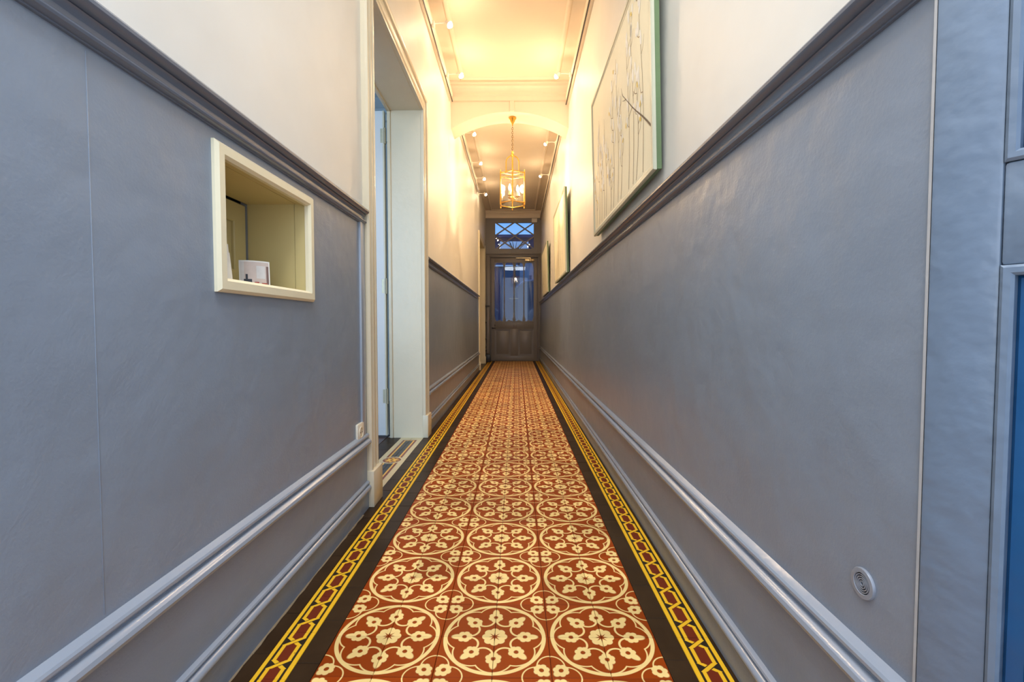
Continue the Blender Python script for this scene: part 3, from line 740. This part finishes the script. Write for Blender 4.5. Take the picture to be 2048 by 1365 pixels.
card('postcard', 1.281, -.730, NZ0, .076, .073, math.radians(36), math.radians(-8), [M['paper']],
     'white-edged photo card propped up on the niche shelf', 'card', [
     ('print', -.46, .46, .05, .95, .0004, _pk), ('print_window', -.46, -.34, .10, .95, .0008, _pk2), ('print_curtain', .38, .46, .05, .80, .0008, _pg),
     ('print_cabinet', -.36, -.10, .06, .27, .0012, _pb), ('print_lamp', -.30, -.23, .27, .46, .0012, _pb), ('print_seat', -.46, -.40, .05, .16, .0012, _pr),
     ('print_seat', -.02, .13, .08, .17, .0012, _pr), ('print_seat', .22, .40, .05, .14, .0012, _pr), ('print_light', .05, .34, .30, .80, .0008, _pk2)])
card('leaflet', 1.128, -.7316, NZ0, .075, .098, math.radians(72), math.radians(-5), [M['paper']], 'tall cream leaflet standing at the left edge of the niche', 'leaflet')
card('leaflet', 1.134, -.7225, NZ0, .056, .076, math.radians(74), math.radians(-7), [M['paper']], 'shorter cream leaflet standing in front of the tall one', 'leaflet')

# ---- socket, vent
so = empty('wall_socket', (DL, 1.947, .365)); tag(so, 'cream wall socket low on the left wall beside the doorway', 'socket')
MB().bbox((DL - .002, 1.907, .322), (DL + .010, 1.987, .402), .006).build('cover_plate', M['plastic'], so)
MB().lathe([(.026, .0101), (.026, .012), (.022, .013), (.020, .0125), (.019, .0105)], (DL, 1.947, .362), (1, 0, 0), 24).build('rim', M['plastic'], so)
rc = MB().lathe([(.0001, .0102), (.0195, .0106)], (DL, 1.947, .362), (1, 0, 0), 24, caps=False).build('recess', M['niche'], so)
for dy in (-.0095, .0095): MB().lathe([(.0028, .0100), (.0028, .0115)], (DL, 1.947 + dy, .362), (1, 0, 0), 10).build('pin_hole', M['hole'], rc)
vt = empty('vent_cover', (DR, .686, .433)); tag(vt, 'round grey vent cover with concentric rings low on right wall', 'vent')
ax = (-1, 0, 0); vc = (DR, .686, .433)
MB().lathe([(.0230, -.001), (.0232, .002), (.0222, .0038), (.0162, .0042), (.0155, .0035), (.0155, -.001)], vc, ax, 32).build('rim', M['greyvent'], vt)
MB().lathe([(.0157, .0005), (.0001, .0006)], vc, ax, 32, caps=False).build('back_disc', M['hole'], vt)
for r_ in (.0035, .0068, .0100, .0132):
    MB().lathe([(r_ - .0009, .0004), (r_ - .0007, .0036), (r_ + .0007, .0036), (r_ + .0009, .0004)], vc, ax, 28, caps=False).build('ring', M['greyvent'], vt)

# ---- front door leaf folded back at the right
d3 = empty('door_3', (.524, .592, 0)); struct(d3, 'blue panelled front door leaf folded back at right edge')
ang = math.atan2(-.842, .540)                                # from its free edge back towards the street
MD = Matrix.Translation((.522, .590, 0)) @ Matrix.Rotation(ang, 4, 'Z')   # local x along the leaf, local y into the thickness
# local y negative faces the corridor side after rotation
th = .045
FH = 2.6
ST, P1Z0, P1Z1, P2Z0, P2Z1 = .064, .16, .893, 1.010, 2.35
LW = .86
def dbox(nm, a, b, c=.004, mat=None, parent=None):
    return MB().bbox(a, b, c).xf(MD).build(nm, mat or M['front'], parent or d3)
dbox('stile', (0, 0, .012), (ST, th, FH)); dbox('stile', (LW - ST, 0, .012), (LW, th, FH))
dbox('bottom_rail', (ST, 0, .012), (LW - ST, th, P1Z0)); dbox('lock_rail', (ST, 0, P1Z1), (LW - ST, th, P2Z0)); dbox('top_rail', (ST, 0, P2Z1), (LW - ST, th, FH))
MB().box((-.0030, .002, .012), (0, .020, FH)).xf(MD).build('edge_lipping', M['lip'], d3, 0)
for z0, z1 in ((P1Z0, P1Z1), (P2Z0, P2Z1)):
    pn = MB().box((ST, .022, z0), (LW - ST, .032, z1)).xf(MD).build('panel', M['frontp'], d3, 0)
    for w0, wd, y_a, y_b, mt in ((.0, .012, -.004, .024, M['front']), (.012, .020, .010, .024, M['frontp']), (.032, .010, .004, .024, M['front'])):
        prof = [(0, y_a + .003), (.003, y_a), (wd - .003, y_a), (wd, y_a + .003), (wd, y_b), (0, y_b)]
        x0, x1 = ST + w0, LW - ST - w0; a, b = z0 + w0, z1 - w0
        rings = [[(cx + sx_ * t, y, cz + sz * t) for t, y in prof] for cx, cz, sx_, sz in ((x0, a, 1, 1), (x1, a, -1, 1), (x1, b, -1, -1), (x0, b, 1, -1))]
        rings.append(rings[0]); MB().loft(rings, True, False).xf(MD).build('panel_moulding', mt, pn, 30)

# ---- pictures on the right wall
def picture(y0, y1, z0, z1, tilt, label, seed, rich):
    """framed canvas hung a little forward at the top; local: x out of the wall, y along it, z up from the bottom edge"""
    rnd = random.Random(seed); th_ = .022
    root = empty('framed_painting', (XR, (y0 + y1) / 2, z0)); tag(root, label, 'picture', None)
    xb = .504
    m_ = Matrix.Translation((xb, 0, z0)) @ Matrix.Rotation(-tilt, 4, 'Y')
    h = z1 - z0; fw = .030
    prof = [(0, .003), (0, -.006), (.004, -.010), (fw - .010, -.010), (fw - .006, -.006), (fw, -.004), (fw, .003)]
    rings = [[(x, cy + sy * t, cz + sz * t) for t, x in prof] for cy, cz, sy, sz in ((y0, 0, 1, 1), (y1, 0, -1, 1), (y1, h, -1, -1), (y0, h, 1, -1))]
    rings.append(rings[0]); MB().loft(rings, True, False).xf(m_).build('frame', M['frameg'], root, 30)
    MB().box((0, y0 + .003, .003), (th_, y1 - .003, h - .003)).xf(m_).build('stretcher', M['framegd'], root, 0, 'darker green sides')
    cv = MB().box((-.003, y0 + fw - .004, fw - .004), (.003, y1 - fw + .004, h - fw + .004)).xf(m_).build('canvas', M['canvas'], root, 0, 'cream canvas')
    xs = -.0036
    st = MB(); bl = MB(); ye = MB()
    def stroke(pts, w0, w1, tgt, off=0):
        n = len(pts); L, R = [], []
        for i, p in enumerate(pts):
            a = Vector(pts[max(i-1, 0)]); b = Vector(pts[min(i+1, n-1)]); d = (b - a).normalized(); nn = Vector((-d.y, d.x)); w = w0 + (w1 - w0) * i / (n - 1)
            L.append(Vector(p) + nn * w); R.append(Vector(p) - nn * w)
        vs = [(xs - off, q.x, q.y) for q in L] + [(xs - off, q.x, q.y) for q in R]
        tgt.add(vs, [(i, i+1, n+i+1, n+i) for i in range(n-1)])
    def blob(c, a, b, rot, tgt, off=.0003):
        k = 9; vs = []
        for i in range(k):
            t = 2*PI*i/k; rr = rnd.uniform(.8, 1.1); u, v = a*rr*math.cos(t), b*rr*math.sin(t)
            vs.append((xs - off, c[0] + u*math.cos(rot) - v*math.sin(rot), c[1] + u*math.sin(rot) + v*math.cos(rot)))
        tgt.add(vs, [tuple(range(k))])
    lo, hi, tp = y0 + fw + .02, y1 - fw - .02, h - fw
    for c0 in rich:
        yc = y0 + (y1 - y0) * c0[0]; top = h * c0[1]; lean = c0[2]
        pts = [(yc + lean * t * top + .02 * math.sin(5 * t + seed), fw + .01 + (top - fw) * t) for t in [i / 10 for i in range(11)]]
        pts = [(min(max(a, lo), hi), b) for a, b in pts]
        stroke(pts, .0030, .0012, st)
        for j in range(3, 10):
            if rnd.random() < .5:
                a, b = pts[j]; e_ = rnd.choice((-1, 1)) * rnd.uniform(.03, .07); q = (min(max(a + e_, lo), hi), min(b + rnd.uniform(.02, .07), tp - .01))
                stroke([(a, b), ((a + q[0]) / 2, b + .01), q], .0018, .0009, st)
                if rnd.random() < .7: blob((min(max(q[0], lo), hi), min(q[1] + .008, tp - .02)), .013, .024, rnd.uniform(-.4, .4), bl)
                if rnd.random() < .38: blob((min(max(q[0] + .02, lo), hi), min(q[1] + .0, tp - .02)), .009, .014, rnd.uniform(-1, 1), ye, .0005)
        for j in range(4):
            a, b = pts[rnd.randint(6, 10)]; blob((min(max(a + rnd.uniform(-.03, .03), lo), hi), min(b + rnd.uniform(-.05, .03), tp - .03)), .014, .034, rnd.uniform(-.25, .25), bl, .0003)
    def fin(mb, nm, mt):
        if mb.v: mb.xf(m_).build(nm, mt, cv, 0, kind='stuff')
    fin(st, 'painted_stems', M['stem']); fin(bl, 'painted_blossoms', M['blossom']); fin(ye, 'painted_petals', M['yellow'])
    if len(rich) > 6:
        br = MB()
        A, B = (y0 + fw, .20 * h), (y0 + .36 * (y1 - y0), .58 * h)
        n_ = 8; main = [(A[0] + (B[0]-A[0])*i/n_, A[1] + (B[1]-A[1])*i/n_ + .003*math.sin(i)) for i in range(n_ + 1)]
        stroke(main, .0045, .0016, br, .0006)
        for j, (e1, e2) in ((4, (-.05, .07)), (5, (.07, -.02)), (6, (-.03, .07)), (7, (.06, .02)), (8, (.03, .05))):
            a, b = main[j]; stroke([(a, b), (a + e1*.5, b + e2*.4), (a + e1, b + e2)], .002, .0008, br, .0006)
        fin(br, 'painted_branch', M['branch'])
        kn = MB().lathe([(.004, 0), (.006, .004), (.009, .010), (.007, .017), (.001, .019)], (.012, y0 + .004, .845 * h + .01), (0, -1, 0), 12).xf(m_).build('hook', M['paper'], root, 40, 'pale round hook')
        MB().bbox((.010, y0 - .003, .735 * h), (.020, y0 + .004, .735 * h + .030), .002).xf(m_).build('clip', M['brassd'], root)
    return root
picture(1.685, 2.965, 1.385, 2.215, math.radians(1.6), 'largest-looking, nearest framed painting of stems and white blossom', 3,
        [(.93, .42, .03), (.86, .62, -.06), (.80, .75, .02), (.74, .50, .05), (.70, .68, -.02), (.60, .45, .06), (.55, .80, -.05), (.47, .86, -.04), (.42, .60, -.10), (.30, .82, -.03), (.24, .90, -.02), (.20, .55, -.12), (.12, .95, .01)])
picture(4.63, 5.95, 1.345, 2.20, math.radians(1.6), 'cream painting, second from the camera, middle of the three on right wall', 5, [(.8, .6, .03), (.6, .75, -.03), (.4, .65, .04), (.25, .8, 0)])
picture(7.33, 8.75, 1.335, 2.15, math.radians(1.6), 'farthest cream painting on right wall nearest the end door', 8, [(.75, .6, .03), (.5, .75, -.03), (.3, .65, .04)])

# ---- spotlights on arms from the picture rails
def make_spot():
    """local: base at origin on the rail, arm along +x, head at its end looking down and outwards"""
    r = empty('spotlight', (0, 0, 0))
    MB().bbox((-.004, -.016, -.026), (.016, .016, .016), .004).build('base', M['lampw'], r)
    MB().tube([(.010, 0, .0), (.05, 0, .004), (.105, 0, .004)], .0045, 8).build('arm', M['lampw'], r)
    d = Vector((.62, -.25, -.60)).normalized(); c = Vector((.112, 0, .004))
    h = MB().lathe([(.006, -.014), (.016, -.010), (.018, .0), (.020, .012), (.026, .030), (.025, .030), (.018, .016), (.004, .014)], c, d, 16).build('lamp_head', M['lampw'], r)
    b = MB().sphere(tuple(c + d * .034), .019).build('bulb', M['bulb'], h)
    return r
sp0 = make_spot(); used = False
SP = [(-1, 3.61, 'spotlight high on left rail, nearest the camera'), (-1, 4.33, 'second spotlight on left rail, just before the arch'),
      (1, 4.33, 'spotlight on right rail just before the arch'),
      (-1, 5.64, 'first spotlight on left rail past the arch'), (-1, 6.65, 'second spotlight on left rail past the arch'), (-1, 7.35, 'third spotlight on left rail past the arch'),
      (-1, 8.22, 'last spotlight high on left wall nearest the end door'), (1, 5.93, 'first spotlight on right rail past the arch'), (1, 7.20, 'last spotlight on right rail, toward the end door')]
for side, y, lab in SP:
    o = sp0 if not used else copy_tree(sp0); used = True
    x = XL + .036 if side < 0 else XR - .036
    if y > 8: x = XL + .004
    o.location = (x, y, 3.135); o.scale = (1, 1, 1)
    o.rotation_euler = (0, 0, 0 if side < 0 else PI)
    if side > 0:                                             # face the same way down the corridor as the others: mirror by turning the head
        o.rotation_euler = (0, 0, PI)
    tag(o, lab, 'lamp', 'spotlights on the picture rails')
    l = bpy.data.lights.new('spot_light', 'POINT'); l.energy = SPOT_W * (.95 if y < 5 else .7); l.color = WARM; l.shadow_soft_size = .025
    lo_ = bpy.data.objects.new('spot_light', l); COL.objects.link(lo_)
    lo_.location = (x + (.175 if side < 0 else -.175), y - .02, 3.06)
    l = bpy.data.lights.new('spot_beam', 'SPOT'); l.energy = WASH_W * (1.6 if y < 5 else 1.0); l.color = WARM; l.shadow_soft_size = .03; l.spot_size = math.radians(150); l.spot_blend = 1.0
    lb_ = bpy.data.objects.new('spot_beam', l); COL.objects.link(lb_); lb_.location = lo_.location
    lb_.rotation_euler = Vector((-side * .75, -.15, -1.0)).to_track_quat('-Z', 'Y').to_euler()

# ---- hanging lantern
LXc, LYc = -.043, 4.98
ln = empty('hanging_lantern', (LXc, LYc, 3.03)); tag(ln, 'brass six-sided glass lantern hanging on a chain from the arch', 'lantern')
zc_ = arch_z(LXc)
MB().lathe([(.001, zc_ + .002), (.036, zc_ + .001), (.040, zc_ - .012), (.036, zc_ - .022), (.028, zc_ - .030), (.024, zc_ - .045), (.014, zc_ - .060), (.008, zc_ - .075), (.004, zc_ - .092)], (LXc, LYc, 0), (0, 0, 1), 20).build('ceiling_rose', M['brass'], ln)
zt0, zb0 = zc_ - .088, 2.668
ch = MB(); n = 13; st = (zt0 - zb0) / n
for i in range(n):
    zc2 = zt0 - (i + .5) * st; pts = []
    for k in range(14):
        t = 2 * PI * k / 14; a, b = .0085 * math.cos(t), (st * .66) * math.sin(t)
        pts.append((LXc + (a if i % 2 else 0), LYc + (0 if i % 2 else a), zc2 + b))
    ch.tube(pts, .0022, 6, closed=True)
ch.build('chain', plain('chain_brass', (.26, .14, .035), .35, 1.0), ln, 60, kind='stuff')
RH, ZT, ZB = .147, 2.425, 2.112
MB().lathe([(.012, 2.672), (.014, 2.664), (.014, 2.640), (.018, 2.636), (.018, 2.628), (.006, 2.622)], (LXc, LYc, 0), (0, 0, 1), 14).build('neck', M['brass'], ln)
bp_ = [(LXc - .068, LYc, ZT)] + [(LXc - .068, LYc, 2.56)] + [(LXc - .068 * math.cos(t), LYc, 2.56 + .066 * math.sin(t)) for t in [PI * i / 12 for i in range(1, 12)]] + [(LXc + .068, LYc, 2.56), (LXc + .068, LYc, ZT)]
MB().tube(bp_, .0062, 8).build('bail', M['brass'], ln, 60)
MB().tube([(LXc, LYc, 2.63), (LXc, LYc, 2.17)], .0085, 10).build('stem', M['brass'], ln, 60)
hexv = [(LXc + RH * math.sin(PI / 3 * k + .02), LYc - RH * math.cos(PI / 3 * k + .02)) for k in range(6)]
for k, (x, y) in enumerate(hexv):
    MB().tube([(x, y, ZB - .005), (x, y, ZT + .005)], .0062, 8).build('post', M['brass'], ln, 60)
    MB().lathe([(.003, -.024), (.007, -.016), (.005, -.008), (.007, 0)], (x, y, ZB - .004), (0, 0, 1), 8).build('finial', M['brass'], ln)
    MB().lathe([(.007, 0), (.005, .008), (.006, .014), (.001, .028)], (x, y, ZT + .004), (0, 0, 1), 8).build('finial', M['brass'], ln)
    x2, y2 = hexv[(k + 1) % 6]
    e_ = Vector((x2 - x, y2 - y, 0)).normalized(); nn = Vector((e_.y, -e_.x, 0)) * .0012
    mm = MB(); q = [Vector((x, y, 0)) + e_ * .005, Vector((x2, y2, 0)) - e_ * .005]
    vs = [(*(q[0] + s_ * nn)[:2], z) for s_ in (1, -1) for z in (ZB + .004, ZT - .004)] + [(*(q[1] + s_ * nn)[:2], z) for s_ in (1, -1) for z in (ZB + .004, ZT - .004)]
    mm.add(vs, [(0,1,5,4),(2,6,7,3),(0,4,6,2),(1,3,7,5),(0,2,3,1),(4,5,7,6)]).build('glass_pane', M['lglass'], ln, 0)
for nm, z in (('top_rim', ZT), ('bottom_rim', ZB)):
    MB().tube([(x, y, z) for x, y in hexv], .0055, 8, closed=True).build(nm, M['brass'], ln, 60)
for k in (0, 1, 2):
    a, b = hexv[k], hexv[k + 3]
    MB().tube([(*a, ZT), (*b, ZT)], .0035, 6).build('top_spoke', M['brass'], ln, 60)
MB().lathe([(.001, 2.165), (.018, 2.168), (.022, 2.178), (.016, 2.190), (.010, 2.20)], (LXc, LYc, 0), (0, 0, 1), 14).build('hub', M['brass'], ln)
for k in range(3):
    t = PI / 2 + 2 * PI * k / 3 + .5; r_ = .055; cx_, cy_ = LXc + r_ * math.cos(t), LYc + r_ * math.sin(t)
    cn = MB().tube([(LXc, LYc, 2.178), (LXc + r_*.6*math.cos(t), LYc + r_*.6*math.sin(t), 2.168), (cx_, cy_, 2.185)], .004, 8).build('candle_arm', M['brass'], ln, 60)
    MB().lathe([(.004, 2.182), (.020, 2.188), (.026, 2.196), (.024, 2.197), (.008, 2.192)], (cx_, cy_, 0), (0, 0, 1), 14).build('drip_pan', M['brass'], cn)
    MB().lathe([(.0095, 2.192), (.0095, 2.246), (.006, 2.248)], (cx_, cy_, 0), (0, 0, 1), 12).build('candle_sleeve', M['candle'], cn)
    MB().lathe([(.006, 2.247), (.013, 2.262), (.014, 2.275), (.009, 2.296), (.001, 2.315)], (cx_, cy_, 0), (0, 0, 1), 12).build('candle_bulb', M['bulb'], cn)
l = bpy.data.lights.new('lantern_light', 'POINT'); l.energy = CANDLE_W * 3; l.color = WARM; l.shadow_soft_size = .05
lo_ = bpy.data.objects.new('lantern_light', l); lo_.location = (LXc, LYc, 2.34); COL.objects.link(lo_)

# ---- courtyard beyond the end door
cy_ = MB().box((-8, YE + .1, -.12), (8, 26, -.02)).build('ground_courtyard', M['court'], smooth=0); struct(cy_, 'dark courtyard paving beyond the end door')
def at(px, py, Y):
    d = Vector(((px - 1024) / F_PX, (py - 682.5) / F_PX, 1.0)); w = _M @ d; t = Y / w.y
    return (w.x * t, Y, CAM_H + w.z * t)
YB = 19.0
zt1, zt2 = at(1030, 471.5, YB)[2], at(1030, 483, YB - .3)[2]
bd = empty('courtyard_building', (0, YB, 0)); tag(bd, 'dark blue building with white upper wall seen through the transom', 'building')
MB().box((-7, YB, 0), (7, YB + .4, zt1)).build('wall_block', M['facade'], bd, 0)
MB().bbox((-7, YB - .25, zt1 - .12), (7, YB + .4, zt1), .01).build('parapet', M['facade'], bd)
xa, xb = at(1000, 490, YB - .3)[0], at(1057, 490, YB - .3)[0]
MB().bbox((xa, YB - .3, zt2 - .42), (xb, YB - .05, zt2), .02).build('white_wall', M['fwhite'], bd)
for x0 in (-3.2, -1.9):
    f_ = MB().bbox((x0, YB - .04, .9), (x0 + .9, YB + .02, 2.3), .01).build('window', M['facade'], bd)
    MB().box((x0 + .08, YB - .05, .98), (x0 + .82, YB - .045, 2.22)).build('pane', M['glass'], f_, 0)
pl = empty('courtyard_plant', at(1030, 497, YB - 1.0)); tag(pl, 'thin dark bare plant against white wall beyond the transom', 'plant')
rnd = random.Random(4); bx0 = Vector(at(1028, 499, YB - 1.0))
MB().lathe([(.25, 0), (.32, .05), (.36, 1.0), (.33, 1.02)], (bx0.x, YB - 1.0, -.02), (0, 0, 1), 16).build('pot', M['court'], pl)
tw = MB().tube([(bx0.x, YB - 1, 1.0), tuple(bx0 + Vector((.05, 0, -.5))), tuple(bx0)], [.05, .03, .02], 6)
for k in range(9):
    e_ = bx0 + Vector((rnd.uniform(-.35, .55), rnd.uniform(-.2, .2), rnd.uniform(.1, .45)))
    s0 = bx0 + Vector((0, 0, rnd.uniform(-.4, .0)))
    tw.tube([tuple(s0), tuple((s0 + e_) / 2 + Vector((0, 0, .05))), tuple(e_)], [.018, .014, .008], 5)
tw.build('twigs', M['leaf'], pl, 60)

MB().bbox((-7, YB - .12, at(1030, 534, YB)[2]), (7, YB + .02, at(1030, 531, YB)[2]), .01).build('string_course', M['fwhite'], bd, label='pale string course')
M['lilac'] = paint('lilac_grey_render', (.16, .17, .24), .8, .2, ())
M['slate'] = paint('slate_grey_render', (.085, .085, .11), .8, .2, ())
hs = empty('courtyard_house', (1.0, 16, 0)); tag(hs, 'lilac-grey house front behind the right lights of the end door', 'house')
YH = 16.0; x0, x1 = at(1040, 600, YH)[0], at(1075, 600, YH)[0]; zz = at(1030, 520, YH)[2]
MB().box((x0, YH, 0), (x1 + 3, YH + 1.5, zz)).build('wall_block', M['lilac'], hs, 0)
MB().bbox((x0 - .08, YH - .1, zz), (x1 + 3, YH + 1.6, zz + .08), .02).build('eaves', M['slate'], hs)
MB().bbox((at(1058, 560, YH)[0], YH - .03, 0), (at(1063.5, 560, YH)[0], YH + .02, at(1060, 551, YH)[2]), .01).build('house_door', M['facade'], hs)
sh = empty('courtyard_shed', (.5, 14, 0)); tag(sh, 'low slate-grey shed with sloping roof behind the end door glass', 'shed')
YS = 14.0; P_ = [at(1036, 640, YS), at(1036, 576, YS), at(1048, 565, YS), at(1085, 562, YS), at(1085, 640, YS)]
MB().prism([(p[0], p[2] if i not in (0, 4) else 0) for i, p in enumerate(P_)], 1, YS, YS + 1.2).build('shed_block', M['slate'], sh, 0)
MB().tube([(P_[1][0] - .04, YS - .05, P_[1][2] + .02), (P_[2][0], YS - .05, P_[2][2] + .03), (P_[3][0], YS - .05, P_[3][2] + .03)], .03, 6).build('roof_edge', M['lilac'], sh, 60)
